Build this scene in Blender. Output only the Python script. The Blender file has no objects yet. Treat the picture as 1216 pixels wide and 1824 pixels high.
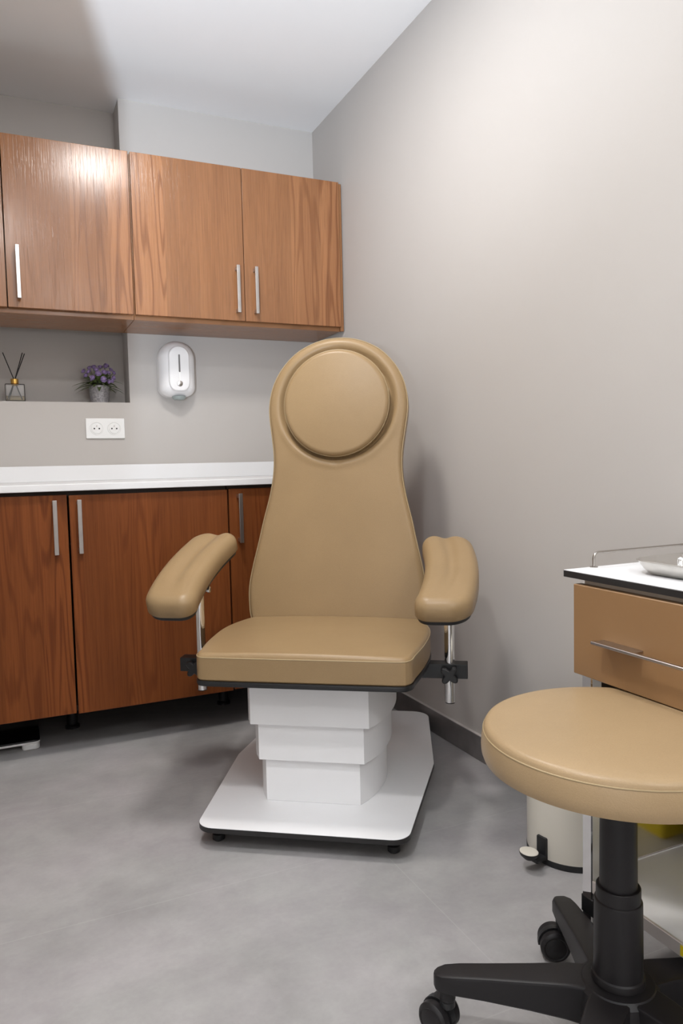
import bpy, bmesh, math, random
import numpy as np
from mathutils import Vector, Matrix, Euler
random.seed(7)
PI = math.pi
scene = bpy.context.scene
COL = scene.collection

# ------------------------------------------------------------------ helpers
def link(o):
    COL.objects.link(o); return o

def obj(name, bm, mat, parent=None, smooth=True, auto=35, kind=None, label=None):
    bmesh.ops.recalc_face_normals(bm, faces=bm.faces)
    me = bpy.data.meshes.new(name)
    if smooth:
        lim = math.radians(auto)
        for f in bm.faces: f.smooth = True
        for e in bm.edges:
            if len(e.link_faces) == 2:
                if e.calc_face_angle(0) > lim: e.smooth = False
            else:
                e.smooth = False
    bm.to_mesh(me); bm.free()
    me.materials.append(mat)
    o = bpy.data.objects.new(name, me); link(o)
    if smooth and auto <= 40:
        md = o.modifiers.new('weighted_normal', 'WEIGHTED_NORMAL'); md.keep_sharp = True; md.weight = 60
    if parent: o.parent = parent
    if kind: o['kind'] = kind
    if label: o['label'] = label
    return o

def empty(name, label, cat, loc=(0, 0, 0), rz=0, group=None):
    o = bpy.data.objects.new(name, None); link(o)
    o.empty_display_size = .05
    o.location = loc; o.rotation_euler = (0, 0, rz)
    tag(o, label, cat, group)
    return o

def tag(o, label, cat, group=None):
    o['label'] = label; o['category'] = cat
    if group: o['group'] = group
    return o

def struct(name, bm, mat, smooth=False):
    return obj(name, bm, mat, None, smooth, kind='structure')

def xf(bm, verts, M):
    bmesh.ops.transform(bm, matrix=M, verts=verts)

def box(bm, x0, x1, y0, y1, z0, z1, bev=0, seg=2):
    r = bmesh.ops.create_cube(bm, size=1)
    vs = r['verts']
    for v in vs:
        v.co = Vector(((x0 + x1) / 2 + v.co.x * (x1 - x0), (y0 + y1) / 2 + v.co.y * (y1 - y0), (z0 + z1) / 2 + v.co.z * (z1 - z0)))
    if bev > 0:
        es = list({e for v in vs for e in v.link_edges})
        rr = bmesh.ops.bevel(bm, geom=es, offset=bev, segments=seg, affect='EDGES', profile=.5)
        vs = list({v for f in rr['faces'] for v in f.verts} | {v for v in vs if v.is_valid})
    return vs

def boxm(*a, **k):
    bm = bmesh.new(); box(bm, *a, **k); return bm

def lathe(bm, prof, n=32, M=None):
    """prof: list of (r, z)"""
    rings = []; vs = []
    for r, z in prof:
        if r < 1e-6:
            v = bm.verts.new((0, 0, z)); rings.append([v]); vs.append(v)
        else:
            ring = [bm.verts.new((r * math.cos(2 * PI * k / n), r * math.sin(2 * PI * k / n), z)) for k in range(n)]
            rings.append(ring); vs += ring
    for a, b in zip(rings, rings[1:]):
        if len(a) == 1 and len(b) == 1: continue
        for k in range(n):
            k2 = (k + 1) % n
            if len(a) == 1: bm.faces.new((a[0], b[k], b[k2]))
            elif len(b) == 1: bm.faces.new((a[k], a[k2], b[0]))
            else: bm.faces.new((a[k], a[k2], b[k2], b[k]))
    if M is not None: xf(bm, vs, M)
    return vs

def cyl(bm, p, q, r, n=20, r2=None, bev=0):
    p = Vector(p); q = Vector(q); d = q - p; L = d.length
    if r2 is None: r2 = r
    M = Matrix.Translation(p) @ d.to_track_quat('Z', 'Y').to_matrix().to_4x4()
    if bev > 0:
        pr = [(0, 0), (r - bev, 0), (r - bev * .3, bev * .3), (r, bev), (r2, L - bev), (r2 - bev * .3, L - bev * .3), (r2 - bev, L), (0, L)]
    else:
        pr = [(0, 0), (r, 0), (r2, L), (0, L)]
    return lathe(bm, pr, n, M)

def tube(bm, path, r, n=10, closed=False, cap=True):
    P = [Vector(p) for p in path]; m = len(P); rings = []
    up = None
    for i in range(m):
        if closed: t = P[(i + 1) % m] - P[(i - 1) % m]
        else: t = P[min(i + 1, m - 1)] - P[max(i - 1, 0)]
        t.normalize()
        if up is None:
            up = Vector((0, 0, 1)) if abs(t.z) < .9 else Vector((1, 0, 0))
        s = t.cross(up)
        if s.length < 1e-5: s = t.orthogonal()
        s.normalize(); up = s.cross(t).normalized()
        rr = r[i] if isinstance(r, (list, tuple)) else r
        rings.append([bm.verts.new(P[i] + s * math.cos(2 * PI * k / n) * rr + up * math.sin(2 * PI * k / n) * rr) for k in range(n)])
    for i in range(m if closed else m - 1):
        a, b = rings[i], rings[(i + 1) % m]
        for k in range(n): bm.faces.new((a[k], a[(k + 1) % n], b[(k + 1) % n], b[k]))
    if cap and not closed:
        bm.faces.new(rings[0][::-1]); bm.faces.new(rings[-1])

def rpoly(pts, rad, seg=8):
    """rounded polygon outline"""
    out = []; n = len(pts)
    for i in range(n):
        r = rad[i] if isinstance(rad, (list, tuple)) else rad
        p = Vector(pts[i]); a = Vector(pts[i - 1]) - p; b = Vector(pts[(i + 1) % n]) - p
        if r <= 0: out.append((p.x, p.y)); continue
        a.normalize(); b.normalize()
        th = a.angle(b); d = r / math.tan(th / 2)
        c = p + (a + b).normalized() * (r / math.sin(th / 2))
        A = p + a * d; B = p + b * d
        a0 = math.atan2(A.y - c.y, A.x - c.x); a1 = math.atan2(B.y - c.y, B.x - c.x)
        da = (a1 - a0 + PI) % (2 * PI) - PI
        for k in range(seg + 1):
            t = a0 + da * k / seg
            out.append((c.x + r * math.cos(t), c.y + r * math.sin(t)))
    return out

def resample(pts, n):
    P = np.array(pts); Q = np.vstack([P, P[:1]])
    d = np.r_[0, np.cumsum(np.linalg.norm(np.diff(Q, axis=0), axis=1))]
    t = np.linspace(0, d[-1], n, endpoint=False)
    return [(float(np.interp(s, d, Q[:, 0])), float(np.interp(s, d, Q[:, 1]))) for s in t]

def catmull(pts, seg=8):
    out = []; n = len(pts)
    for i in range(n):
        p0, p1, p2, p3 = [np.array(pts[(i + k - 1) % n], float) for k in range(4)]
        for k in range(seg):
            t = k / seg
            out.append(tuple(.5 * (2 * p1 + (p2 - p0) * t + (2 * p0 - 5 * p1 + 4 * p2 - p3) * t * t + (3 * p1 - p0 - 3 * p2 + p3) * t ** 3)))
    return out

def ccw(pts):
    a = sum(pts[i - 1][0] * pts[i][1] - pts[i][0] * pts[i - 1][1] for i in range(len(pts)))
    return pts if a > 0 else pts[::-1]

def offset(pts, d):
    """inward offset of a ccw outline"""
    n = len(pts); out = []
    for i in range(n):
        a = Vector(pts[i - 1]); b = Vector(pts[(i + 1) % n])
        t = (b - a).normalized(); nrm = Vector((-t.y, t.x))
        p = Vector(pts[i]) + nrm * d
        out.append((p.x, p.y))
    return out

def slab(bm, outline, z0, z1, bev=0, seg=3, botbev=None):
    """prism with rounded top and bottom edge"""
    o = ccw(outline); bb = bev if botbev is None else botbev
    rings = []
    def ring(d, z):
        rings.append([bm.verts.new((x, y, z)) for x, y in (offset(o, d) if d else o)])
    if bb > 0:
        for k in range(seg + 1):
            t = PI / 2 * k / seg; ring(bb * (1 - math.sin(t)), z0 + bb * (1 - math.cos(t)))
    else: ring(0, z0)
    if bev > 0:
        for k in range(seg + 1):
            t = PI / 2 * k / seg; ring(bev * (1 - math.cos(t)), z1 - bev + bev * math.sin(t))
    else: ring(0, z1)
    n = len(o)
    for a, b in zip(rings, rings[1:]):
        for k in range(n): bm.faces.new((a[k], a[(k + 1) % n], b[(k + 1) % n], b[k]))
    bm.faces.new(rings[0][::-1]); bm.faces.new(rings[-1])
    return [v for r in rings for v in r]

def cushion(bm, outline, z0, z1, er, crown=0, center=(0, 0), nin=14, fn=None, seg=7, mapf=None, br=.004):
    """upholstered pad: flat back, rounded rim, crowned top with a height function"""
    o = ccw(outline); n = len(o); rings = []; allv = []
    def ring(pts, z):
        r = [bm.verts.new((x, y, z)) for x, y in pts]; rings.append(r); allv.extend(r)
    ring(offset(o, br), z0); ring(o, z0 + br); ring(o, z1 - er)
    for k in range(1, seg + 1):
        t = PI / 2 * k / seg
        pts = offset(o, er * (1 - math.cos(t)))
        zz = z1 - er + er * math.sin(t)
        r = [bm.verts.new((x, y, zz + (fn(x, y) * math.sin(t) if fn else 0))) for x, y in pts]
        rings.append(r); allv.extend(r)
    inner = offset(o, er)
    cx, cy = center
    for k in range(1, nin):
        f = 1 - k / nin
        r = []
        for x, y in inner:
            X = cx + (x - cx) * f; Y = cy + (y - cy) * f
            r.append(bm.verts.new((X, Y, z1 + crown * (1 - f * f) + (fn(X, Y) if fn else 0))))
        rings.append(r); allv.extend(r)
    for a, b in zip(rings, rings[1:]):
        for k in range(n): bm.faces.new((a[k], a[(k + 1) % n], b[(k + 1) % n], b[k]))
    c = bm.verts.new((cx, cy, z1 + crown + (fn(cx, cy) if fn else 0))); allv.append(c)
    for k in range(n): bm.faces.new((rings[-1][k], rings[-1][(k + 1) % n], c))
    bm.faces.new(rings[0][::-1])
    if mapf:
        for v in allv: v.co = Vector(mapf(*v.co))
    return allv

# ------------------------------------------------------------------ materials
def newmat(name):
    m = bpy.data.materials.new(name); m.use_nodes = True
    nt = m.node_tree; nt.nodes.clear()
    out = nt.nodes.new('ShaderNodeOutputMaterial'); b = nt.nodes.new('ShaderNodeBsdfPrincipled')
    nt.links.new(b.outputs[0], out.inputs[0])
    return m, nt, b

def N(nt, t, **k):
    n = nt.nodes.new(t)
    for a, v in k.items(): setattr(n, a, v)
    return n

def noise(nt, co, scale, detail=3, rough=.5, dist=0):
    n = N(nt, 'ShaderNodeTexNoise'); n.inputs['Scale'].default_value = scale
    n.inputs['Detail'].default_value = detail; n.inputs['Roughness'].default_value = rough; n.inputs['Distortion'].default_value = dist
    nt.links.new(co, n.inputs['Vector']); return n.outputs['Fac']

def objco(nt, sc=(1, 1, 1), loc=(0, 0, 0)):
    t = N(nt, 'ShaderNodeTexCoord'); m = N(nt, 'ShaderNodeMapping')
    m.inputs['Scale'].default_value = sc; m.inputs['Location'].default_value = loc
    nt.links.new(t.outputs['Object'], m.inputs['Vector']); return m.outputs['Vector']

def math_(nt, op, a, b=None, c=None):
    n = N(nt, 'ShaderNodeMath', operation=op)
    for i, v in enumerate((a, b, c)):
        if v is None: continue
        if isinstance(v, (int, float)): n.inputs[i].default_value = v
        else: nt.links.new(v, n.inputs[i])
    return n.outputs[0]

def maprange(nt, v, a, b, c, d):
    n = N(nt, 'ShaderNodeMapRange'); n.clamp = True
    nt.links.new(v, n.inputs[0])
    for i, x in enumerate((a, b, c, d)): n.inputs[i + 1].default_value = x
    return n.outputs[0]

def mix(nt, fac, a, b, typ='MIX'):
    n = N(nt, 'ShaderNodeMix', data_type='RGBA', blend_type=typ)
    if isinstance(fac, (int, float)): n.inputs[0].default_value = fac
    else: nt.links.new(fac, n.inputs[0])
    for i, v in ((6, a), (7, b)):
        if isinstance(v, tuple): n.inputs[i].default_value = (*v, 1) if len(v) == 3 else v
        else: nt.links.new(v, n.inputs[i])
    return n.outputs[2]

def scale_col(nt, col, f):
    n = N(nt, 'ShaderNodeVectorMath', operation='SCALE')
    if isinstance(col, tuple): n.inputs[0].default_value = col
    else: nt.links.new(col, n.inputs[0])
    nt.links.new(f, n.inputs['Scale']); return n.outputs[0]

def bump(nt, b, h, strength, dist=.001):
    n = N(nt, 'ShaderNodeBump'); n.inputs['Strength'].default_value = strength; n.inputs['Distance'].default_value = dist
    nt.links.new(h, n.inputs['Height']); nt.links.new(n.outputs[0], b.inputs['Normal'])

def plain(name, col, rough=.5, metal=0, var=.06, vs=8, spec=.5, bmp=0, bs=300, coat=0):
    m, nt, b = newmat(name)
    co = objco(nt)
    f = maprange(nt, noise(nt, co, vs, 3), .3, .7, 1 - var, 1 + var)
    nt.links.new(scale_col(nt, col, f), b.inputs['Base Color'])
    b.inputs['Roughness'].default_value = rough; b.inputs['Metallic'].default_value = metal
    b.inputs['Specular IOR Level'].default_value = spec; b.inputs['Coat Weight'].default_value = coat
    if bmp: bump(nt, b, noise(nt, co, bs, 2), bmp)
    return m

def leather(name, col, rough=.36):
    m, nt, b = newmat(name); co = objco(nt)
    f = maprange(nt, noise(nt, co, 5, 4, .6), .3, .7, .955, 1.045)
    f2 = maprange(nt, noise(nt, co, 420, 2), .3, .7, .97, 1.03)
    nt.links.new(scale_col(nt, col, math_(nt, 'MULTIPLY', f, f2)), b.inputs['Base Color'])
    b.inputs['Roughness'].default_value = rough; b.inputs['Specular IOR Level'].default_value = .32
    v = N(nt, 'ShaderNodeTexVoronoi'); v.inputs['Scale'].default_value = 520
    nt.links.new(co, v.inputs['Vector'])
    h = math_(nt, 'ADD', v.outputs['Distance'], math_(nt, 'MULTIPLY', noise(nt, co, 30, 3), 2.2))
    bump(nt, b, h, .16, .0006)
    return m

def wood(name, light, dark, horiz=False, off=0.0, spec=.42, rough=.21):
    m, nt, b = newmat(name)
    t = N(nt, 'ShaderNodeTexCoord'); sx = N(nt, 'ShaderNodeSeparateXYZ')
    nt.links.new(t.outputs['Object'], sx.inputs[0])
    X, Y, Z = sx.outputs
    if horiz: X, Z = Y, X
    def vec(a, bq, c, ox=0.0):
        n = N(nt, 'ShaderNodeCombineXYZ')
        nt.links.new(math_(nt, 'MULTIPLY_ADD', X, a, ox), n.inputs[0])
        nt.links.new(math_(nt, 'MULTIPLY', Y, bq), n.inputs[1]); nt.links.new(math_(nt, 'MULTIPLY', Z, c), n.inputs[2])
        return n.outputs[0]
    # veneer leaves, each with its own tone and figure
    leaf = math_(nt, 'FLOOR', math_(nt, 'MULTIPLY_ADD', X, 7.9, 40.37 + off))
    wn = N(nt, 'ShaderNodeTexWhiteNoise', noise_dimensions='1D'); nt.links.new(leaf, wn.inputs['W'])
    lr = wn.outputs['Value']
    figv = N(nt, 'ShaderNodeCombineXYZ')
    nt.links.new(math_(nt, 'MULTIPLY_ADD', X, 7.5, math_(nt, 'MULTIPLY', lr, 31.0)), figv.inputs[0])
    nt.links.new(math_(nt, 'MULTIPLY', Z, .62), figv.inputs[2])
    f1 = noise(nt, figv.outputs[0], 1.0, 2, .45)
    rings = math_(nt, 'SINE', math_(nt, 'MULTIPLY', f1, 120.0))
    amp = maprange(nt, lr, .25, .75, .15, 1.0)
    rf = math_(nt, 'MULTIPLY', maprange(nt, rings, .1, .95, 0, 1), amp)
    fib = noise(nt, vec(240, 240, 4), 1, 3, .6)
    por = maprange(nt, noise(nt, vec(520, 520, 11, 7.7), 1, 2), .56, .7, 0, 1)
    broad = noise(nt, vec(16, 16, 1.1, 3.1), 1, 2)
    c = mix(nt, math_(nt, 'MULTIPLY', rf, .64), light, dark)
    c = mix(nt, maprange(nt, broad, .35, .7, 0, .3), c, dark)
    c = mix(nt, math_(nt, 'MULTIPLY', por, .22), c, tuple(x * .55 for x in dark))
    f = math_(nt, 'MULTIPLY', maprange(nt, fib, .3, .7, .88, 1.12), maprange(nt, lr, 0, 1, .84, 1.13))
    nt.links.new(scale_col(nt, c, f), b.inputs['Base Color'])
    b.inputs['Roughness'].default_value = rough; b.inputs['Specular IOR Level'].default_value = spec
    bump(nt, b, math_(nt, 'ADD', fib, math_(nt, 'MULTIPLY', por, -.5)), .25, .0006)
    return m

def floor_mat():
    m, nt, b = newmat('concrete_vinyl'); co = objco(nt)
    a = noise(nt, objco(nt, (1.0, 1.6, 1)), 2.6, 8, .62, .3)
    c2 = noise(nt, co, 16, 6, .6); c3 = noise(nt, co, 90, 3, .6)
    f = math_(nt, 'MULTIPLY', maprange(nt, a, .3, .7, .86, 1.13), maprange(nt, c2, .3, .7, .93, 1.07))
    f = math_(nt, 'MULTIPLY', f, maprange(nt, c3, .3, .7, .975, 1.025))
    c = mix(nt, maprange(nt, noise(nt, co, 5, 4), .4, .65, 0, 1), (.345, .335, .328), (.355, .337, .338))
    # tile joints
    sx = N(nt, 'ShaderNodeSeparateXYZ'); t = N(nt, 'ShaderNodeTexCoord'); nt.links.new(t.outputs['Object'], sx.inputs[0])
    row = math_(nt, 'FLOOR', math_(nt, 'DIVIDE', math_(nt, 'ADD', sx.outputs[1], 10.0 + .403 - .585 * 17), .585))
    jy = math_(nt, 'PINGPONG', math_(nt, 'ADD', sx.outputs[1], .403), .2925)
    jx = math_(nt, 'PINGPONG', math_(nt, 'ADD', sx.outputs[0], .533), .585)
    j = math_(nt, 'MINIMUM', jy, jx)
    jj = maprange(nt, j, .0006, .0016, 1, 0)
    c = mix(nt, math_(nt, 'MULTIPLY', jj, .2), scale_col(nt, c, f), (.55, .54, .53))
    nt.links.new(c, b.inputs['Base Color'])
    nt.links.new(maprange(nt, c2, .3, .7, .42, .56), b.inputs['Roughness'])
    b.inputs['Specular IOR Level'].default_value = .35
    bump(nt, b, c3, .06, .0006)
    return m

def paint(name, col, rough=.6):
    m, nt, b = newmat(name); co = objco(nt)
    f = maprange(nt, noise(nt, co, 1.7, 4), .3, .7, .985, 1.015)
    nt.links.new(scale_col(nt, col, f), b.inputs['Base Color'])
    b.inputs['Roughness'].default_value = rough; b.inputs['Specular IOR Level'].default_value = .3
    bump(nt, b, noise(nt, co, 260, 3), .06, .0008)
    return m

def glass(name, col=(1, 1, 1), rough=.02, ior=1.45):
    m, nt, b = newmat(name)
    f = maprange(nt, noise(nt, objco(nt), 20, 2), 0, 1, .99, 1.0)
    nt.links.new(scale_col(nt, col, f), b.inputs['Base Color'])
    b.inputs['Transmission Weight'].default_value = 1; b.inputs['Roughness'].default_value = rough; b.inputs['IOR'].default_value = ior
    return m

WALL = paint('greige_wall_paint', (.488, .459, .433))
CEIL = paint('white_ceiling_paint', (.9, .9, .9), .7)
FLOOR = floor_mat()
SKIRT = plain('grey_skirting_tile', (.165, .152, .15), .4, var=.15, vs=14)
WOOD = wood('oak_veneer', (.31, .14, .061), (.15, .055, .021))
WOODL = wood('oak_veneer_shaded', (.205, .06, .0155), (.095, .023, .006), off=3.3, spec=.18, rough=.4)  # oak veneer of the lower doors, their shade put into the colour
WOODH = wood('oak_veneer_horizontal', (.33, .15, .062), (.165, .066, .025), True)
DARKIN = plain('dark_carcass_and_shade', (.03, .017, .01), .6)  # cabinet carcass; also stands in for shade under the trolley drawer
LAM = plain('white_laminate', (.80, .80, .805), .35, var=.012)
WLAM = plain('white_base_laminate', (.84, .835, .84), .4, var=.012)
LEA = leather('camel_leatherette', (.30, .201, .102))
LEAS = leather('tan_leatherette', (.345, .24, .132), .38)
PIPE = plain('camel_piping', (.34, .25, .135), .4)
BLK = plain('black_plastic', (.012, .012, .013), .42, bmp=.05)
BLKS = plain('black_stool_plastic', (.0115, .010, .0108), .45, spec=.35, bmp=.08, bs=700)
BLKB = plain('black_edge_band', (.018, .017, .017), .4)
CHR = plain('polished_chrome', (.85, .85, .85), .06, 1, var=.01)
STEEL = plain('brushed_steel', (.62, .60, .57), .27, 1, var=.05, vs=60)
NICK = plain('satin_nickel', (.50, .47, .45), .3, 1, var=.04, vs=40)
GLOSS = plain('glossy_white_plastic', (.80, .79, .79), .16, var=.01, coat=.3)
WPL = plain('white_plastic', (.82, .82, .81), .3, var=.01)
GREYP = plain('grey_window', (.16, .15, .15), .2)
CREAM = plain('cream_enamel', (.66, .62, .54), .32, var=.02)
BEIGE = plain('beige_drawer_laminate', (.27, .15, .066), .45, var=.03)
BEIGEP = plain('pale_beige_panel', (.55, .46, .37), .45, var=.03)
YEL = plain('yellow_plastic', (.8, .62, .02), .35)
GLASS = glass('clear_glass')
LIQ = glass('amber_oil', (.95, .82, .52), 0, 1.36)
GOLD = plain('brass_collar', (.75, .45, .12), .25, 1)
REED = plain('black_reed', (.012, .01, .012), .7)
POT = None
def potmat():
    m, nt, b = newmat('speckled_zinc_pot'); co = objco(nt)
    v = N(nt, 'ShaderNodeTexVoronoi'); v.inputs['Scale'].default_value = 420; nt.links.new(co, v.inputs['Vector'])
    c = mix(nt, maprange(nt, noise(nt, co, 160, 4, .7), .42, .6, 0, 1), (.24, .23, .245), (.42, .41, .42))
    nt.links.new(c, b.inputs['Base Color']); b.inputs['Roughness'].default_value = .45; b.inputs['Metallic'].default_value = .35
    bump(nt, b, v.outputs['Distance'], .5, .001)
    return m
POT = potmat()
LEAF = plain('artificial_leaf', (.13, .18, .06), .5, var=.5, vs=60)
PURP = plain('lilac_petals', (.33, .24, .48), .6, var=.35, vs=120)
SOIL = plain('dark_moss', (.02, .022, .012), .9)
BGLASS = plain('black_scale_glass', (.006, .006, .007), .08)
PGREY = plain('logo_grey', (.35, .35, .36), .4)

# ------------------------------------------------------------------ setting
H = 2.422
NX, ND, NZ = -.8411, .1365, 1.2104
XL = -1.72; YF = -5.0
struct('floor', boxm(-2.9, .1, YF - .1, .25, -.06, 0), FLOOR)
struct('ceiling', boxm(-2.9, .1, YF - .1, .25, H, H + .06), CEIL)
struct('wall_right', boxm(0, .1, YF - .1, .25, 0, H), WALL)
bm = bmesh.new()
# back wall: full-height pier on the right, low wall with ledge under the niche, recessed panel above
prof = [(.0, .0), (XL, .0), (XL, .25), (.0, .25)]
box(bm, NX, 0, 0, .25, 0, H)
box(bm, XL, NX, 0, .25, 0, NZ)
box(bm, XL, NX, ND, .25, NZ, H)
bmesh.ops.remove_doubles(bm, verts=bm.verts, dist=1e-5)
struct('wall_back', bm, WALL)
struct('wall_left', boxm(XL - .1, XL, -2.30, .25, 0, H), WALL)
struct('shadow_nib', boxm(XL, -1.50, -2.30, -2.235, 0, H), WALL)  # unseen nib, added to cast the shadow edge across the ceiling
struct('wall_entry', boxm(-2.9, -2.8, YF, -2.30, 0, H), WALL)
struct('wall_entry_return', boxm(-2.8, XL - .1, -2.30, -2.2, 0, H), WALL)
struct('wall_front', boxm(-2.9, .1, YF - .1, YF, 0, H), WALL)
bm = bmesh.new(); box(bm, -.012, 0, -4.9, 0, 0, .0796, .0015, 1)
struct('baseboard_right', bm, SKIRT)
struct('trim_1', boxm(-.0112, 0, -4.9, 0, .0796, .0803), WALL)

# ------------------------------------------------------------------ cabinets
def bar_handle(parent, x, z0, z1, yf, name='handle', w=.0125):
    bm = bmesh.new()
    box(bm, x - w / 2, x + w / 2, yf - .032, yf - .025, z0, z1, .0012, 2)
    for z in (z0 + .004, z1 - .016):
        box(bm, x - w / 2, x + w / 2, yf - .026, yf, z, z + .012, .0008, 1)
    return obj(name, bm, NICK, parent)

def door(parent, x0, x1, yf, z0, z1, mat, th=.019):
    return obj('door', boxm(x0, x1, yf, yf + th, z0, z1, bev=.0012), mat, parent)

def wall_unit(x0, x1, doors, label, y_in):
    e = empty('wall_cabinet', label, 'cabinet', ((x0 + x1) / 2, 0, 1.4923), 0, 'wooden wall cabinets')
    ox, oz = e.location.x, e.location.z
    yf, yc = -.3087, -.288
    bm = bmesh.new()
    t = .017; zb, zt = 0, 2.0957 - oz - .002
    box(bm, x0 - ox, x1 - ox, yc, -.001, zb, zb + t, .0006, 1)
    obj('bottom_panel', bm, WOODH, e)
    bm = bmesh.new()
    box(bm, x0 - ox, x1 - ox, yc, -.001, zt - t, zt)
    for a in (x0, x1 - t): box(bm, a - ox, a + t - ox, yc, -.001, zb + t, zt - t)
    obj('carcass', bm, WOODH, e)
    obj('back_board', boxm(x0 + t - ox, x1 - t - ox, -.012, -.004, zb + t, zt - t), WOODH, e)
    for (a, b, hx) in doors:
        d = door(e, a - ox, b - ox, yf, 1.5089 - oz, 2.0957 - oz, WOOD)
        if hx is not None: bar_handle(d, hx - ox, 1.535 - oz, 1.716 - oz, yf)
    return e
ea = wall_unit(-.8568, -.0175, [(-.8535, -.4335, -.464), (-.4310, -.0180, -.390)], 'wooden wall cabinet with two handled doors, running into the right corner', 0)
bm = bmesh.new(); o_ = ea.location
box(bm, -.0172 - o_.x, -.003 - o_.x, -.300, -.284, 0, 2.093 - o_.z, .001, 1)
obj('filler_strip', bm, WOODH, ea)
wall_unit(-1.69, -.8585, [(-1.285, -.8610, -1.2485), (-1.688, -1.2885, None)], 'wooden wall cabinet above the niche, its door lit by a bright reflection', 0)

def base_unit(x0, x1, doors, feet, label):
    e = empty('base_cabinet', label, 'cabinet', ((x0 + x1) / 2, -.3, 0), 0, 'wooden base cabinets')
    ox, oy = e.location.x, e.location.y
    yf, yc = -.6005 - oy, -.579 - oy
    zb, zt = .139, .8705; t = .018
    bm = bmesh.new()
    box(bm, x0 - ox, x1 - ox, yc, -.004 - oy, zb, zb + t); box(bm, x0 - ox, x1 - ox, yc, -.004 - oy, zt - t, zt)
    for a in (x0, x1 - t): box(bm, a - ox, a + t - ox, yc, -.004 - oy, zb + t, zt - t)
    obj('carcass', bm, DARKIN, e)
    for (a, b, hx, dz) in doors:
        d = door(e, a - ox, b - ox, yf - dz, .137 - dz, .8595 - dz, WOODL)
        if hx is not None: bar_handle(d, hx - ox, .668, .843, yf - dz, w=.0135)
    for fx in feet:
        for fy in (-.32, -.06):
            bm = bmesh.new()
            lathe(bm, [(0, 0), (.026, 0), (.026, .008), (.019, .014), (.019, .115), (.03, .12), (.03, .139), (0, .139)], 20, Matrix.Translation((fx - ox, fy - oy, 0)))
            obj('foot', bm, BLK, e)
    return e
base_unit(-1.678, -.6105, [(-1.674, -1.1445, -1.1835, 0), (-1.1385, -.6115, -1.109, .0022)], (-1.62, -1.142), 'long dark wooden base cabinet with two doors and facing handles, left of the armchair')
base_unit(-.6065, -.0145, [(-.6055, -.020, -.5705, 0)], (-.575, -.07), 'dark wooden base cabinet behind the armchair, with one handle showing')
bm = bmesh.new()
box(bm, -1.70, -.002, -.6205, -.002, .8715, .8948, .003, 2)
ct = obj('worktop', bm, LAM); tag(ct, 'white worktop running along the back wall over dark wooden base cabinets', 'worktop')
bm = bmesh.new(); box(bm, -1.70, -.002, -.013, -.001, .8948, .9568, .002, 2)
obj('upstand', bm, LAM, ct)

# ------------------------------------------------------------------ soap dispenser
e = empty('soap_dispenser', 'white oval soap dispenser on the wall under the wooden cabinets', 'dispenser', (-.6545, 0, 1.23))
def stadium(hw, z0, z1, nb=12, flat=.32):
    """top a half circle, bottom a flatter curve"""
    pts = []
    for k in range(25):
        t = PI * k / 24; pts.append((hw * math.cos(t), z1 - hw + hw * math.sin(t)))
    for k in range(25):
        t = PI + PI * k / 24; sx = math.copysign(abs(math.cos(t)) ** .62, math.cos(t)); pts.append((hw * sx, z0 + .042 + .042 * math.sin(t)))
    return pts
out = resample(stadium(.074, .0, .232), 96)
bm = bmesh.new()
mp = lambda x, y, z: (x, -z, y)
cushion(bm, out, .0, .095, .055, .004, (0, .115), 10, None, 12, mp)
obj('housing', bm, GLOSS, e)
bm = bmesh.new()
out2 = resample(stadium(.0425, .022, .205), 72)
cushion(bm, out2, .086, .1015, .006, .001, (0, .115), 6, None, 4, mp)
fp = obj('front_panel', bm, GLOSS, e)
bm = bmesh.new(); slab(bm, rpoly([(-.0035, .098), (.0035, .098), (.0035, .170), (-.0035, .170)], .003, 4), .1000, .1030, .0005)
for v in bm.verts: v.co = Vector(mp(*v.co))
obj('level_window', bm, GREYP, fp)
bm = bmesh.new(); slab(bm, rpoly([(-.0032, .058), (.0032, .058), (.0032, .099), (-.0032, .099)], .001, 3), .1000, .1028, .0004)
for v in bm.verts: v.co = Vector(mp(*v.co))
obj('slot_rim', bm, WPL, fp)
bm = bmesh.new(); lathe(bm, [(0, .1065), (.006, .106), (.0105, .1045), (.0125, .1015), (.0125, .098)], 24, Matrix.Translation((0, 0, .052)) @ Matrix.Rotation(PI / 2, 4, 'X'))
obj('lens', bm, NICK, fp)
bm = bmesh.new()
for dx, w in ((-.008, .006), (.001, .0028), (.006, .0028)): box(bm, dx, dx + w, -.1004, -.0985, .0305 - dx * .15, .0345 - dx * .15)
obj('logo', bm, PGREY, fp)
bm = bmesh.new(); lathe(bm, [(0, -.010), (.020, -.010), (.027, -.004), (.03, .004), (0, .004)], 24, Matrix.Translation((.004, -.05, 0)))
obj('nozzle', bm, plain('frosted_nozzle', (.30, .34, .33), .3), e)

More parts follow.
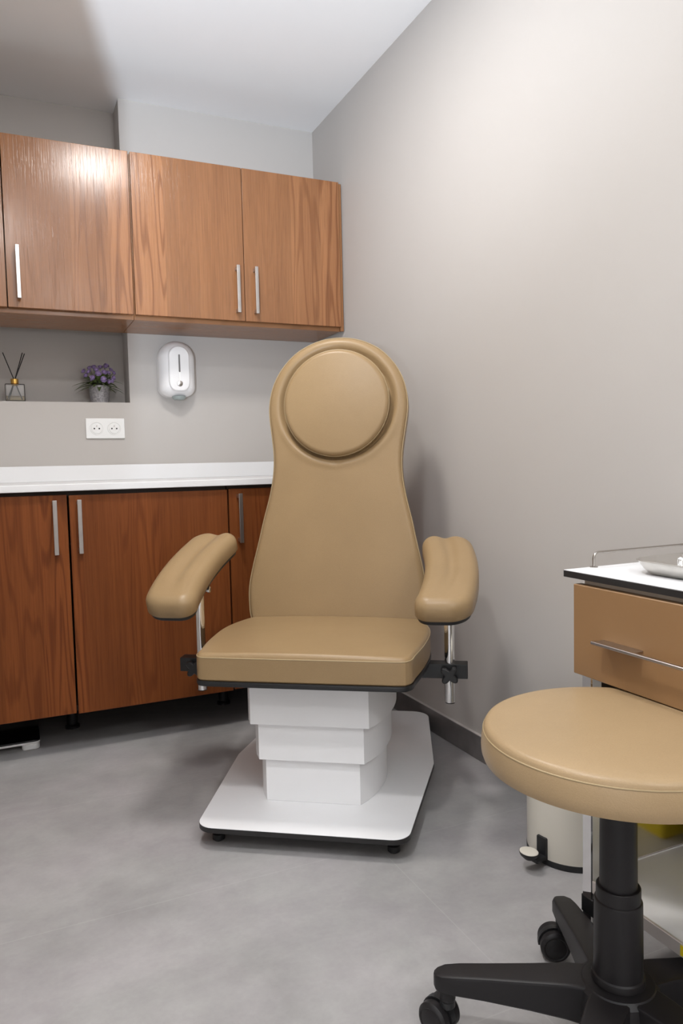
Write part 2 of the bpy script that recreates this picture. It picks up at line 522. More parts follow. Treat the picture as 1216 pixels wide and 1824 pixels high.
# ------------------------------------------------------------------ wall outlet
e = empty('wall_outlet', 'white double power outlet on the wall below the niche', 'outlet', (-.9437, 0, 1.1046))
bm = bmesh.new(); slab(bm, rpoly([(-.0755, -.0405), (.0755, -.0405), (.0755, .0405), (-.0755, .0405)], .003, 4), 0, .009, .002, botbev=0)
for v in bm.verts: v.co = Vector((v.co.x, -v.co.z, v.co.y))
obj('plate', bm, WPL, e)
for sx in (-.034, .034):
    bm = bmesh.new()
    R = Matrix.Translation((sx, -.009, 0)) @ Matrix.Rotation(PI / 2, 4, 'X')
    lathe(bm, [(.0265, -.002), (.0265, .0012), (.0250, .0022), (.0228, .0012), (.0222, -.0015), (.0212, -.0015), (.0205, .0026), (.0195, .003), (0, .003)], 48, R)
    s = obj('socket', bm, WPL, e)
    for dx in (-.0095, .0095):
        bm = bmesh.new(); cyl(bm, (sx + dx, -.0115, -.001), (sx + dx, -.0130, -.001), .0031, 12)
        obj('pin_hole', bm, BLK, s)
    bm = bmesh.new(); cyl(bm, (sx, -.0115, .0095), (sx, -.016, .0095), .0024, 12)
    obj('earth_pin', bm, NICK, s)

# ------------------------------------------------------------------ reed diffuser in the niche
e = empty('reed_diffuser', 'glass reed diffuser with three black reeds in the wall niche', 'reed diffuser', (-1.272, .062, NZ))
sq = rpoly([(-.036, -.03), (.036, -.03), (.036, .03), (-.036, .03)], .005, 4)
bm = bmesh.new()
slab(bm, sq, .0005, .071, .004)
inn = rpoly([(-.0335, -.0275), (.0335, -.0275), (.0335, .0275), (-.0335, .0275)], .004, 4)
bi = bmesh.new(); slab(bi, inn, .006, .0685, .003); bmesh.ops.reverse_faces(bi, faces=bi.faces)
bot = None
me = bpy.data.meshes.new('tmp')
ob_ = obj('bottle', bm, GLASS, e)
bm = bmesh.new(); bm.from_mesh(ob_.data); bi.to_mesh(me); bi.free(); bm.from_mesh(me); bm.to_mesh(ob_.data); bm.free(); bpy.data.meshes.remove(me)
bm = bmesh.new(); slab(bm, rpoly([(-.0332, -.0272), (.0332, -.0272), (.0332, .0272), (-.0332, .0272)], .004, 4), .0064, .024, .001); obj('oil', bm, LIQ, ob_)
bm = bmesh.new(); lathe(bm, [(.011, .066), (.0155, .071), (.0155, .0725), (.0135, .0735), (.0145, .0745), (.0145, .091), (.0132, .0925), (.006, .0925), (.006, .075)], 28); obj('collar', bm, GOLD, e)
for p, q in (((.0245, -.004, .0105), (-.0385, .004, .195)), ((-.022, .0, .010), (.034, -.006, .1955)), ((-.028, .006, .011), (.0415, .004, .193))):
    bm = bmesh.new(); P = Vector(p); Q = Vector(q)
    tt = (.085 - P.z) / (Q.z - P.z); M_ = Vector((0, 0, .085)) + (P.lerp(Q, tt) - Vector((0, 0, .085))) * .12
    # pass through the neck
    sh = M_ - P.lerp(Q, tt); cyl(bm, P + sh, Q + sh, .0018, 8)
    obj('reed', bm, REED, e)

# ------------------------------------------------------------------ potted flowers in the niche
e = empty('potted_flowers', 'purple artificial flowers in a grey pot in the wall niche', 'plant', (-.954, .058, NZ))
bm = bmesh.new()
lathe(bm, [(0, 0), (.036, 0), (.0375, .002), (.0405, .069), (.0405, .071), (.0385, .071), (.037, .062), (0, .062)], 40); obj('pot', bm, POT, e)
bm = bmesh.new(); lathe(bm, [(.037, .060), (.026, .085), (.012, .098), (0, .1)], 16); obj('moss', bm, SOIL, e)
rnd = random.Random(3)
bm = bmesh.new()
def leaf(bm, base, d, L, w):
    d = d.normalized(); s = d.cross(Vector((0, 0, 1)))
    if s.length < .05: s = Vector((1, 0, 0))
    s.normalize(); n = s.cross(d)
    prev = None
    for k in range(6):
        t = k / 5; c = base + d * L * t - Vector((0, 0, 1)) * L * .38 * t * t
        ww = w * math.sin(PI * min(1, t * .93 + .07)) ** .8
        cur = [bm.verts.new(c - s * ww + n * ww * .3), bm.verts.new(c), bm.verts.new(c + s * ww + n * ww * .3)]
        if prev:
            for a in range(2): bm.faces.new((prev[a], prev[a + 1], cur[a + 1], cur[a]))
        prev = cur
for k in range(130):
    a = rnd.uniform(0, 2 * PI); el = rnd.uniform(-.02, 1.25)
    d = Vector((math.cos(a) * math.cos(el) * 1.25, math.sin(a) * math.cos(el) * .8, math.sin(el)))
    b0 = Vector((math.cos(a) * .016, math.sin(a) * .016, rnd.uniform(.064, .095)))
    leaf(bm, b0, d, rnd.uniform(.04, .078) + (.02 if abs(d.x) > 1 and el < .4 else 0), rnd.uniform(.004, .008))
obj('foliage', bm, LEAF, e)
fl = [(-.030, .100, -.036), (-.006, .118, -.040), (.014, .094, -.046), (.036, .088, -.034), (.050, .092, -.028), (.058, .105, -.018), (.020, .126, -.030), (.038, .125, -.022),
      (-.040, .128, -.018), (-.052, .112, -.010), (-.036, .145, -.006), (.026, .150, -.012), (.050, .140, -.002), (.008, .150, .0), (-.018, .150, .002), (.062, .128, .004), (-.058, .132, .006), (.034, .158, .008), (-.012, .135, -.03)]
for (x, z, y) in fl:
    bm = bmesh.new(); r0 = rnd.uniform(.0105, .0135); c = Vector((x, y, z))
    stem = bmesh.new()
    nrm = (c - Vector((0, 0, .085))).normalized()
    lathe(bm, [(0, -.6 * r0), (.55 * r0, -.45 * r0), (.72 * r0, 0), (.5 * r0, .45 * r0), (0, .55 * r0)], 10, Matrix.Translation(c) @ nrm.to_track_quat('Z', 'Y').to_matrix().to_4x4())
    q = nrm.to_track_quat('Z', 'Y')
    for ringk, (rr, lift, npet) in enumerate(((1.0, -.25, 9), (.9, .15, 8), (.62, .5, 6))):
        for k in range(npet):
            a = 2 * PI * (k + .5 * ringk) / npet
            d = q @ Vector((math.cos(a), math.sin(a), lift)); s = q @ Vector((-math.sin(a), math.cos(a), 0))
            p0 = c + d * r0 * .35; p1 = c + d * r0 * rr * .8; p2 = c + d.normalized() * r0 * rr * 1.08
            up_ = nrm * r0 * .16
            vs = [bm.verts.new(p0), bm.verts.new(p1 - s * r0 * .34), bm.verts.new(p2 + up_), bm.verts.new(p1 + s * r0 * .34)]
            bm.faces.new(vs)
    obj('flower', bm, PURP, e)
    tube(stem, [Vector((x * .2, y * .2, .075)), Vector((x * .7, y * .7, z * .5 + .045)), c - nrm * r0 * .4], .0011, 6)
    obj('stem', stem, LEAF, e)

# ------------------------------------------------------------------ bathroom scale under the cabinets
e = empty('bathroom_scale', 'flat black glass bathroom scale with white rim under the wooden base cabinet', 'scale', (-1.412, -.345, 0))
so = rpoly([(-.155, -.145), (.155, -.145), (.155, .145), (-.155, .145)], .018, 6)
bm = bmesh.new(); slab(bm, so, .0265, .0325, .001); obj('glass_top', bm, BGLASS, e)
bm = bmesh.new(); slab(bm, offset(ccw(so), .0005), .0195, .0265, .001); obj('rim', bm, WPL, e)
for sx in (-1, 1):
    for sy in (-1, 1):
        bm = bmesh.new(); slab(bm, rpoly([(sx * .125 - .028, sy * .12 - .024), (sx * .125 + .028, sy * .12 - .024), (sx * .125 + .028, sy * .12 + .024), (sx * .125 - .028, sy * .12 + .024)], .014, 5), 0, .0195, .003)
        obj('foot', bm, WPL, e)

# ------------------------------------------------------------------ treatment armchair
TH = math.atan2(-.565, .825)
A0, B0 = .271, -1.30
ch = empty('treatment_chair', 'camel leather treatment armchair with round headrest on a stepped white pedestal', 'chair',
           (A0 * math.cos(TH) - B0 * math.sin(TH), A0 * math.sin(TH) + B0 * math.cos(TH), 0), TH)
plate = rpoly([(-.262, -.372), (.262, -.372), (.299, .085), (.255, .535), (-.255, .535), (-.299, .085)], [.045, .045, .03, .06, .06, .03], 8)
bm = bmesh.new(); slab(bm, plate, .042, .0545, .0004, 1); bp = obj('base_plate', bm, BLKB, ch)
bm = bmesh.new(); slab(bm, offset(ccw(plate), .0006), .0545, .0556, .0003, 1); obj('white_top', bm, WLAM, bp, label='white laminate top of the base plate')
for sx in (-1, 1):
    for y in (-.318, .44):
        bm = bmesh.new(); lathe(bm, [(0, 0), (.013, 0), (.0155, .003), (.0155, .016), (.009, .02), (.009, .042), (0, .042)], 20, Matrix.Translation((sx * .222, y, 0)))
        obj('foot', bm, BLK, ch)
def dplan(hf, yf, bulge, yb, n=12):
    ym = (yf + yb) / 2; pts = []
    for k in range(n + 1):
        t = k / n; y = yf + (yb - yf) * t
        pts.append((hf + (bulge - hf) * (1 - (2 * t - 1) ** 2) ** .9, y))
    return ccw(pts + [(-x, y) for x, y in pts[::-1]])
for (hf, yf, bl, yb, z0, z1) in ((.125, -.207, .172, .15, .0556, .20), (.139, -.2215, .186, .165, .1705, .31), (.1555, -.237, .201, .18, .2695, .393)):
    bm = bmesh.new(); slab(bm, dplan(hf, yf, bl, yb), z0, z1, .001, 1); obj('pedestal_tier', bm, WLAM, ch, auto=25)
# seat
so = catmull([(-.240, -.3225), (-.12, -.324), (.0, -.3245), (.12, -.324), (.240, -.3225), (.262, -.314), (.2725, -.295), (.2765, -.26), (.2915, -.16), (.2995, -.05), (.296, .03), (.281, .095), (.262, .138), (.225, .152), (0, .155), (-.225, .152), (-.262, .138), (-.281, .095), (-.296, .03), (-.2995, -.05), (-.2915, -.16), (-.2765, -.26), (-.2725, -.295), (-.262, -.314)], 8)
so = ccw(resample(so, 200))
bm = bmesh.new(); slab(bm, offset(so, -.0015), .393, .4065, .003, 2); obj('seat_board', bm, BLK, ch, label='black board under the leather seat')
bm = bmesh.new()
def seatfn(x, y): return .006 * (1 - min(1, (x / .29) ** 2)) - .004 * max(0, min(1, (y + .05) / .2))
cushion(bm, so, .4065, .474, .013, .0, (0, -.085), 16, seatfn, 6); st = obj('seat', bm, LEA, ch)
bm = bmesh.new(); tube(bm, [(x, y, .4655) for x, y in offset(so, .0010)], .0018, 8, True); obj('seat_piping', bm, PIPE, st)
# backrest
LA = math.radians(10.1); BO = Vector((0, .155, .475))
def bk(u, s, w): return (u, BO.y + s * math.sin(LA) - w * math.cos(LA), BO.z + s * math.cos(LA) + w * math.sin(LA))
half = [(.245, -.030), (.268, -.012), (.2765, .045), (.2765, .093), (.267, .15), (.249, .229), (.2345, .297), (.219, .36), (.209, .413), (.2045, .461), (.2055, .51), (.2125, .565), (.2205, .62), (.223, .66), (.218, .705), (.204, .75), (.1775, .795), (.137, .837), (.09, .864), (.045, .878)]
bo = catmull(half + [(0, .882)] + [(-x, y) for x, y in half[::-1]] + [(0, -.031)], 8)
bo = ccw(resample(bo, 220))
PC = (.0, .664)
def dish(u, s):
    d = math.hypot(u - PC[0], s - PC[1])
    t = max(0, min(1, (d - .171) / .018)); t = t * t * (3 - 2 * t)
    lip = .0025 * math.exp(-((d - .197) / .010) ** 2)
    edge = max(0, min(1, (s + .02) / .03))
    return -.015 * (1 - t) + lip
bm = bmesh.new()
cushion(bm, bo, -.068, .0, .018, .004, (0, .45), 44, dish, 6, bk, .012); br = obj('backrest', bm, LEA, ch)
bm = bmesh.new(); tube(bm, [bk(x, y, -.011) for x, y in offset(bo, .0004)], .0018, 8, True); obj('backrest_piping', bm, PIPE, br)
hp = [(.1675 * math.cos(2 * PI * k / 120), PC[1] + .1715 * math.sin(2 * PI * k / 120)) for k in range(120)]
bm = bmesh.new(); cushion(bm, hp, -.019, .026, .016, .006, PC, 14, None, 7, bk); hd = obj('headrest', bm, LEA, ch)
bm = bmesh.new(); tube(bm, [bk(x, y, .0135) for x, y in offset(ccw(hp), .0006)], .0018, 8, True); obj('headrest_piping', bm, PIPE, hd)
# hinge plates joining backrest and seat
bm = bmesh.new()
for sx in (-.14, .14): box(bm, sx - .02, sx + .02, .03, .235, .372, .392, .003, 1)
box(bm, -.16, .16, .215, .235, .372, .56, .003, 1)
obj('back_bracket', bm, BLK, ch)
# arm bar + arms
bm = bmesh.new(); box(bm, -.417, .401, -.0605, -.0205, .3525, .3925, .002, 2); obj('arm_bar', bm, BLK, ch, label='black square bar under the seat')
def star(r0=.0135, r1=.0275):
    return [((r0 + (r1 - r0) * (abs(math.cos(2 * t))) ** 1.6) * math.cos(t + PI / 4), (r0 + (r1 - r0) * (abs(math.cos(2 * t))) ** 1.6) * math.sin(t + PI / 4)) for t in [2 * PI * k / 80 for k in range(80)]]
L_, W_, SAG = .408, .142, .026
for sx, tilt, off_, dx_ in ((1, .33, -.060, -.002), (-1, .375, -.044, -.007)):
    px, py = (.3525 if sx > 0 else -.359), -.0405
    def banana(hw, Lh):
        R0 = rpoly([(-hw, -Lh), (hw, -Lh), (hw, Lh), (-hw, Lh)], .05, 8)
        R0 = resample(R0, 240)
        return ccw([(x + sx * SAG * (.45 - (y / Lh) ** 2), y) for x, y in R0])
    def amap(x, l, h, px=px + dx_, py=py, tilt=tilt, off_=off_):
        ll = l + off_
        return (px + x + (.04 * l if px < 0 else 0), py + ll * math.cos(tilt) - h * math.sin(tilt), .689 + ll * math.sin(tilt) + h * math.cos(tilt))
    def groove(x, y):
        c = sx * SAG * (.45 - (y / (L_ / 2)) ** 2); e_ = max(0, min(1, (y / (L_ / 2) + .9) / .85)); e_ = e_ * e_ * (3 - 2 * e_)
        return (-.0098 * math.exp(-((x - c) / .019) ** 2)) * e_
    bm = bmesh.new(); cushion(bm, banana(W_ / 2, L_ / 2), -.056, 0, .03, .003, (sx * SAG * .45, 0), 34, groove, 8, amap)
    arm = obj('armrest', bm, LEA, ch, auto=60)
    bm = bmesh.new(); vs = slab(bm, offset(banana(W_ / 2, L_ / 2), .007), -.067, -.056, .002)
    for v in vs: v.co = Vector(amap(*v.co))
    obj('armrest_board', bm, BLK, arm)
    bm = bmesh.new(); pz0 = .283 if sx > 0 else .296
    cyl(bm, (px, py, pz0), (px, py, .60), .0138, 28, bev=.001); obj('post', bm, CHR, arm, label='chrome armrest post')
    bm = bmesh.new(); cyl(bm, (px, py, pz0 - .0025), (px, py, pz0 + .0005), .0130, 24); obj('post_cap', bm, BLK, arm)
    bm = bmesh.new(); cyl(bm, (px, py - .0, .588), (px + .034, py - .0, .588), .007, 20, bev=.002); cyl(bm, (px + .026, py, .588), (px + .034, py, .588), .0095, 20, bev=.002)
    obj('tilt_bolt', bm, CHR, arm)
    bm = bmesh.new(); kx, kz = (.3525 if sx > 0 else -.368), .366
    vs = slab(bm, star(), 0, .017, .004, 3)
    xf(bm, vs, Matrix.Translation((kx, -.0660, kz)) @ Matrix.Rotation(PI / 2, 4, 'X') @ Matrix.Rotation(.08, 4, 'Z'))
    cyl(bm, (kx, -.060, kz), (kx, -.068, kz), .009, 16)
    obj('clamp_knob', bm, BLK, arm)

# ------------------------------------------------------------------ rolling stool
HX, HY = -.505, -2.332
e = empty('rolling_stool', 'round tan leather stool on a black five-star castor base in the right foreground', 'stool', (HX, HY, 0))
bm = bmesh.new()
prof = [(0, .484), (.190, .484), (.1985, .487), (.2015, .495), (.2022, .505), (.2012, .518), (.1995, .526), (.1990, .5275), (.1982, .529), (.1975, .5335), (.1945, .538), (.1885, .5405), (.17, .5425), (.12, .544), (.06, .5445), (0, .5447)]
lathe(bm, prof, 128); s = obj('seat', bm, LEAS, e)
bm = bmesh.new(); tube(bm, [(.1985 * math.cos(2 * PI * k / 128), .1985 * math.sin(2 * PI * k / 128), .5285) for k in range(128)], .0013, 8, True); obj('seam', bm, PIPE, s)
bm = bmesh.new(); box(bm, -.09, .09, -.09, .09, .472, .484, .002, 1); obj('seat_plate', bm, BLK, e)
bm = bmesh.new(); lathe(bm, [(0, .44), (.014, .44), (.014, .474), (0, .474)], 24); obj('gas_piston', bm, CHR, e)
bm = bmesh.new()
lathe(bm, [(.012, .455), (.0245, .455), (.0265, .452), (.0275, .30), (.0275, .282), (.012, .282)], 40); obj('upper_sleeve', bm, BLKS, e)
bm = bmesh.new()
lathe(bm, [(.027, .2935), (.0315, .2935), (.0325, .292), (.0327, .2735), (.0343, .2725), (.0352, .270), (.0362, .158), (.0385, .156), (.0395, .151), (.0395, .146), (.030, .14), (0, .14)], 44); obj('lower_sleeve', bm, BLKS, e)
bm = bmesh.new()
lathe(bm, [(0, .068), (.05, .068), (.058, .075), (.062, .12), (.060, .137), (.052, .144), (.03, .146), (0, .146)], 40); obj('hub', bm, BLKS, e)
def star_arm(a):
    bm = bmesh.new(); R_ = Matrix.Rotation(a, 4, 'Z')
    secs = [(.035, .031, .143, .078), (.075, .029, .141, .083), (.13, .0255, .132, .084), (.20, .022, .1215, .0835), (.245, .0205, .1145, .082), (.268, .0185, .110, .081), (.279, .0125, .107, .082), (.2835, .005, .1045, .085)]
    rings = []
    for x, hw, zt, zb in secs:
        bv = min(.006, hw * .4)
        pts = [(-hw * .88, zb), (hw * .88, zb), (hw, zb + .004), (hw, zt - bv), (hw - bv * .3, zt - bv * .3), (hw - bv, zt), (-hw + bv, zt), (-hw + bv * .3, zt - bv * .3), (-hw, zt - bv), (-hw, zb + .004)]
        rings.append([bm.verts.new((x, y, z)) for y, z in pts])
    for p, q in zip(rings, rings[1:]):
        for k in range(10): bm.faces.new((p[k], p[(k + 1) % 10], q[(k + 1) % 10], q[k]))
    bm.faces.new(rings[0][::-1]); bm.faces.new(rings[-1])
    # stem boss at the end
    lathe(bm, [(0, .062), (.0125, .062), (.0135, .066), (.0145, .09), (0, .09)], 20, Matrix.Translation((.262, 0, 0)))
    xf(bm, bm.verts, R_)
    return bm
def caster(parent, x, y, a, zs, r=.0275, w=.019, gap=.004):
    """twin-wheel castor, trailing direction a"""
    bm = bmesh.new(); c, s_ = math.cos(a), math.sin(a)
    M = Matrix.Translation((x, y, 0)) @ Matrix.Rotation(a, 4, 'Z')
    vs = cyl(bm, (0, 0, r * 1.2), (0, 0, zs), .007, 16); xf(bm, vs, M)
    # hood: half shell over the wheels
    off = .017; pts = []
    for k in range(13):
        t = -.15 + (PI + .1) * k / 12; pts.append((off + (r + .0025) * math.cos(t), r + (r + .0025) * math.sin(t)))
    pts += [(off - .012, r - .004), (off + .012, r - .004)]
    o = ccw(pts); rings = []
    for yy, sc in ((-.0055, 1), (.0055, 1)):
        rings.append([bm.verts.new((px_, yy, pz_)) for px_, pz_ in o])
    n = len(o)
    for k in range(n): bm.faces.new((rings[0][k], rings[0][(k + 1) % n], rings[1][(k + 1) % n], rings[1][k]))
    bm.faces.new(rings[0][::-1]); bm.faces.new(rings[1])
    vs = [v for q in rings for v in q]
    vs += cyl(bm, (off, -.005, r), (off, .005, r), .008, 12)
    vs += lathe(bm, [(0, 2 * r - .004), (.0125, 2 * r - .004), (.0125, 2 * r + .006), (.009, 2 * r + .008), (0, 2 * r + .008)], 18, None)
    xf(bm, vs, M)
    cst = obj('caster', bm, BLK, parent)
    for sd in (-1, 1):
        bm = bmesh.new()
        lathe(bm, [(0, .0), (r - .004, .0), (r - .001, .0015), (r, .004), (r, w - .005), (r - .003, w - .001), (r - .006, w), (r - .008, w - .001), (.012, w + .002), (0, w + .003)], 36,
              Matrix.Translation((off, sd * .0055, r)) @ Matrix.Rotation(-sd * PI / 2, 4, 'X'))
        xf(bm, bm.verts, M)
        obj('wheel', bm, BLKS, cst)
    return cst
for a, ca in ((139, 112), (67, 150), (-5, 40), (211, 250), (283, 300)):
    ar = math.radians(a)
    obj('base_arm', star_arm(ar), BLKS, e)
    caster(e, .262 * math.cos(ar), .262 * math.sin(ar), math.radians(ca), .070)

# ------------------------------------------------------------------ instrument trolley
XT, YT = -.385, -2.12
e = empty('instrument_trolley', 'beige drawer trolley with white top against the right wall, behind the stool', 'trolley', (-.205, -2.36, 0))
ex, ey = e.location.x, e.location.y
def tb(x0, x1, y0, y1, z0, z1, bev=.0015, seg=1): return boxm(x0 - ex, x1 - ex, y0 - ey, y1 - ey, z0, z1, bev=bev, seg=seg)
YN = -2.66   # near end
tp = obj('top_board', tb(XT, -.02, YN - .04, -2.075, .7205, .7322, .0006), BLKB, e, label='dark edge of the trolley top')
obj('white_top', tb(XT + .0008, -.0208, YN - .0392, -2.0758, .7322, .7334, .0003), LAM, tp)
obj('body', tb(XT + .02, -.03, YN, YT + .012, .552, .7200, .001), BEIGEP, e)
dr = obj('drawer', tb(XT, XT + .019, YN - .01, -2.1015, .5455, .7105, .0012), BEIGE, e)
bm = bmesh.new()
hy0, hy1, hz = -2.177, -2.56, .6215
for ya, yb in ((hy0 - .088, hy0), (hy1, hy1 + .088)):
    box(bm, XT - .028 - ex, XT + .0 - ex, ya - ey, yb - ey, hz - .0012, hz + .0012, .0006, 1)
box(bm, XT - .0305 - ex, XT - .0235 - ex, hy1 - ey, hy0 - ey, hz - .003, hz + .0022, .0008, 1)
obj('handle', bm, NICK, dr)
legs = []
for lx in (XT + .001, -.055):
    for ly in (YT - .0265, YN + .002):
        bm = tb(lx, lx + .025, ly, ly + .025, .072, .552, .002, 1)
        lg = obj('leg', bm, CHR, e)
        legs.append(lg)
        bm = bmesh.new(); cx_, cy_ = lx + .0125 - ex, ly + .0125 - ey
        cyl(bm, (cx_, cy_, .05), (cx_, cy_, .074), .009, 16)
        box(bm, cx_ - .014, cx_ + .014, cy_ - .014, cy_ + .014, .03, .055, .003, 1)
        cs = obj('caster', bm, BLK, lg)
        bm = bmesh.new(); cyl(bm, (cx_ - .008, cy_ - .004, .0275), (cx_ + .008, cy_ - .004, .0275), .0275, 28, bev=.003); obj('wheel', bm, BLKS, cs)
sh = obj('shelf', tb(XT + .006, -.04, YN, YT - .004, .152, .1685, .001), LAM, e)
bm = bmesh.new()
box(bm, XT - ex, XT + .006 - ex, YN + .03 - ey, YT - .028 - ey, .149, .1715, .0008, 1)
box(bm, XT + .027 - ex, -.035 - ex, YT - .004 - ey, YT + .003 - ey, .149, .1755, .0008, 1)
obj('shelf_rim', bm, plain('pale_rim_metal', (.62, .57, .54), .35, .35), sh)
obj('rim_sticker', tb(XT - .0006, XT, -2.40, -2.342, .152, .169, 0), YEL, sh, label='yellow sticker on the shelf rim')
for ly in (YT - .030, YN):
    obj('corner_bracket', tb(XT + .0002, XT + .027, ly, ly + .03, .102, .134, .001), BLK, e)
obj('under_drawer_shade', tb(-.292, -.05, YN + .01, YT - .014, .515, .552, .001), DARKIN, e)  # dark box added in place of the shade below the drawer
obj('drawer_side_shade', tb(XT + .027, -.056, YT - .012, YT - .005, .5005, .552, .0005), DARKIN, e)  # dark strip standing in for the shaded gap beside the leg
obj('end_panel', tb(XT + .027, -.056, YT - .012, YT - .005, .176, .50, .0005), plain('polished_steel', (.66, .63, .58), .16, 1, var=.03), e)
# gallery rail on the far edge of the top
bm = bmesh.new(); ry = -2.083 - ey
path = [(-.319 - ex, ry, .7334)] + [(-.319 - ex, ry, z) for z in (.742, .750)]
for k in range(1, 9):
    t = PI / 2 * k / 8; path.append((-.319 + .011 * (1 - math.cos(t)) - ex, ry, .750 + .011 * math.sin(t)))
path += [(-.2 - ex, ry, .761), (-.075 - ex, ry, .761)]
for k in range(1, 9):
    t = PI / 2 * k / 8; path.append((-.075 + .011 * math.sin(t) - ex, ry, .750 + .011 * math.cos(t)))
path += [(-.064 - ex, ry, .742), (-.064 - ex, ry, .7334)]
tube(bm, path, .0026, 12)
for x in (-.319, -.064): cyl(bm, (x - ex, ry, .7334), (x - ex, ry, .7352), .0075, 20, bev=.0006)
obj('gallery_rail', bm, plain('dull_nickel', (.42, .39, .36), .25, 1), e)

# steel tray on the trolley
e = empty('instrument_tray', 'shallow stainless steel tray with rounded corners on the trolley top', 'tray', (-.22, -2.32, .7336))
bm = bmesh.new()
def trect(hx, hy, r): return ccw(rpoly([(-hx, -hy), (hx, -hy), (hx, hy), (-hx, hy)], r, 10))
lay = [(.082, .132, .035, 0.0), (.088, .138, .038, .0025), (.094, .145, .042, .009), (.1, .151, .046, .018), (.104, .155, .05, .0238), (.1065, .1575, .052, .0248), (.104, .155, .05, .0262),
       (.0985, .1495, .045, .0195), (.092, .143, .04, .0095), (.086, .136, .036, .0035), (.080, .130, .034, .0012)]
rings = [[bm.verts.new((x, y, z)) for x, y in trect(hx, hy, r)] for hx, hy, r, z in lay]
n = len(rings[0])
for p, q in zip(rings, rings[1:]):
    for k in range(n): bm.faces.new((p[k], p[(k + 1) % n], q[(k + 1) % n], q[k]))
bm.faces.new(rings[0][::-1]); bm.faces.new(rings[-1])
obj('tray_dish', bm, STEEL, e)
# ridged steel canister in the tray
e = empty('steel_canister', 'small ridged chrome canister standing in the steel tray', 'canister', (-.212, -2.222, .7350))
bm = bmesh.new(); rings = []
for z, f in ((0, .86), (.002, 1), (.021, 1), (.024, .9)):
    rings.append([bm.verts.new(((.030 + (.0016 if k % 4 in (0, 1) else -.0016)) * f * math.cos(2 * PI * k / 112), (.030 + (.0016 if k % 4 in (0, 1) else -.0016)) * f * math.sin(2 * PI * k / 112), z)) for k in range(112)])
for p, q in zip(rings, rings[1:]):
    for k in range(112): bm.faces.new((p[k], p[(k + 1) % 112], q[(k + 1) % 112], q[k]))
bm.faces.new(rings[0][::-1]); bm.faces.new(rings[-1])
obj('ridged_body', bm, CHR, e, auto=20)
bm = bmesh.new(); lathe(bm, [(0, .024), (.024, .024), (.025, .027), (.018, .031), (0, .032)], 40); obj('cap', bm, CHR, e)
# yellow container on the lower shelf (seen mirrored in the end panel)
e = empty('yellow_container', 'yellow clinical waste container on the lower trolley shelf', 'container', (-.095, -2.275, .1687))
bm = bmesh.new(); slab(bm, rpoly([(-.058, -.108), (.058, -.108), (.058, .108), (-.058, .108)], .012, 5), 0, .22, .003); obj('tub', bm, YEL, e)
bm = bmesh.new(); slab(bm, rpoly([(-.06, -.111), (.06, -.111), (.06, .111), (-.06, .111)], .013, 5), .22, .245, .005); obj('lid', bm, YEL, e)

# ------------------------------------------------------------------ pedal bin
e = empty('pedal_bin', 'cream pedal bin with black base behind the trolley leg', 'bin', (-.122, -1.80, 0))
bm = bmesh.new(); lathe(bm, [(0, .012), (.1045, .012), (.1055, .015), (.1055, .325), (.104, .328), (0, .328)], 64); obj('body', bm, CREAM, e)
bm = bmesh.new(); lathe(bm, [(0, 0), (.104, 0), (.1062, .002), (.1064, .0125), (.1055, .0150), (0, .0150)], 64); obj('base_ring', bm, BLK, e)
bm = bmesh.new(); lathe(bm, [(.1065, .328), (.1065, .345), (.10, .362), (.06, .378), (0, .382)], 64); obj('lid', bm, CREAM, e)
pa = math.radians(190)
bm = bmesh.new()
M = Matrix.Rotation(pa, 4, 'Z')
vs = box(bm, .098, .1115, -.014, .014, .012, .066, .003, 2)
vs += box(bm, .105, .140, -.014, .014, .014, .026, .004, 2)
vs += lathe(bm, [(0, .026), (.012, .028), (.021, .036), (.0235, .042), (.0235, .044), (0, .044)], 32, Matrix.Translation((.152, 0, 0)) @ Matrix.Diagonal((.86, 1, 1, 1)))
xf(bm, list({v for v in bm.verts}), M)
pd = obj('pedal', bm, BLK, e)
bm = bmesh.new(); lathe(bm, [(0, .0438), (.0225, .0438), (.0225, .0448), (.02, .0462), (0, .047)], 32, M @ Matrix.Translation((.152, 0, 0)) @ Matrix.Diagonal((.86, 1, 1, 1)))
obj('pedal_cap', bm, CREAM, pd, label='cream cap of the pedal')

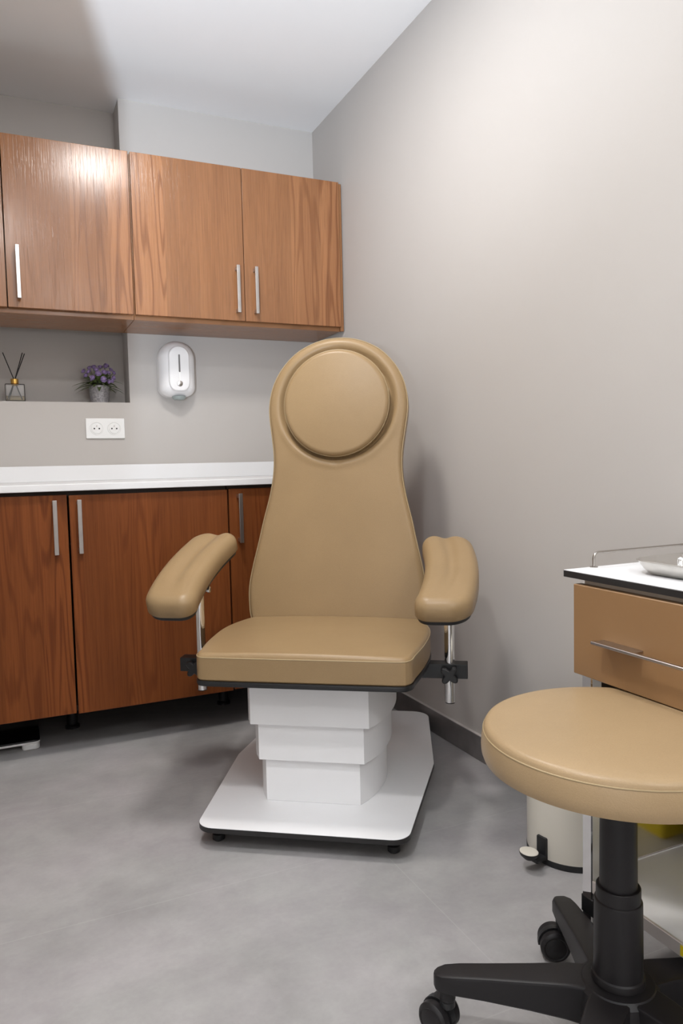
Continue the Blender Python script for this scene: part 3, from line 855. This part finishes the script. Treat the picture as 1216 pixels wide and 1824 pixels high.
# ------------------------------------------------------------------ lights
def area(name, loc, size, power, col=(1, 1, 1), target=None, shape='DISK', size2=None, spread=180):
    l = bpy.data.lights.new(name, 'AREA'); l.shape = shape; l.size = size
    if size2: l.size_y = size2
    l.energy = power; l.color = col; l.spread = math.radians(spread)
    o = bpy.data.objects.new(name, l); link(o); o.location = loc
    if target is not None:
        o.rotation_euler = (Vector(target) - Vector(loc)).to_track_quat('-Z', 'Y').to_euler()
    return o
area('ceiling_lamp', (-.86, -1.32, H - .012), .27, 17, (1, .965, .93))
area('ceiling_lamp', (-1.36, -2.42, H - .012), .13, 15, (1, .985, .97))
area('ceiling_lamp', (-.8, -4.3, H - .012), .24, 14, (1, .985, .97))
area('front_fill', (-2.6, -4.25, .8), 1.1, 15, (.95, .975, 1), (-.3, -1.9, .3), 'RECTANGLE', 1.7)  # added soft fill for the front faces; no window stands here
area('ceiling_fill', (-.62, -4.1, 1.15), .5, 46, (.90, .95, 1), (-.62, -4.05, 2.4))  # added upward fill to lift the ceiling, not a known fixture
sp = bpy.data.lights.new('bounce_flash', 'SPOT'); sp.energy = 395; sp.color = (.76, .87, 1); sp.spot_size = math.radians(98); sp.spot_blend = 1.0; sp.shadow_soft_size = .02
so_ = link(bpy.data.objects.new('bounce_flash', sp)); so_.location = (-1.76, -3.2, 1.0)
so_.rotation_euler = (Vector((-1.53, -1.62, 2.42)) - so_.location).to_track_quat('-Z', 'Y').to_euler()

w = bpy.data.worlds.new('World'); scene.world = w; w.use_nodes = True
w.node_tree.nodes['Background'].inputs[0].default_value = (.8, .85, .9, 1); w.node_tree.nodes['Background'].inputs[1].default_value = .1

# ------------------------------------------------------------------ camera
cx, cy, cz, yaw, pitch, roll, foc = -1.3188, -3.1490, .9386, -.4238, -.0649, -.0230, 1316.318
fw = Vector((-math.sin(yaw) * math.cos(pitch), math.cos(yaw) * math.cos(pitch), math.sin(pitch)))
rt = Vector((math.cos(yaw), math.sin(yaw), 0)); up = rt.cross(fw)
rt, up = rt * math.cos(roll) + up * math.sin(roll), -rt * math.sin(roll) + up * math.cos(roll)
cam = bpy.data.cameras.new('camera'); co = bpy.data.objects.new('camera', cam); link(co)
co.matrix_world = Matrix(((rt.x, up.x, -fw.x, cx), (rt.y, up.y, -fw.y, cy), (rt.z, up.z, -fw.z, cz), (0, 0, 0, 1)))
cam.sensor_fit = 'VERTICAL'; cam.sensor_height = 36; cam.lens = foc / 1824 * 36
cam.clip_start = .02
scene.camera = co
vs = scene.view_settings
vs.view_transform = 'Standard'; vs.look = 'None'; vs.gamma = 1; vs.exposure = 0; vs.use_curve_mapping = False
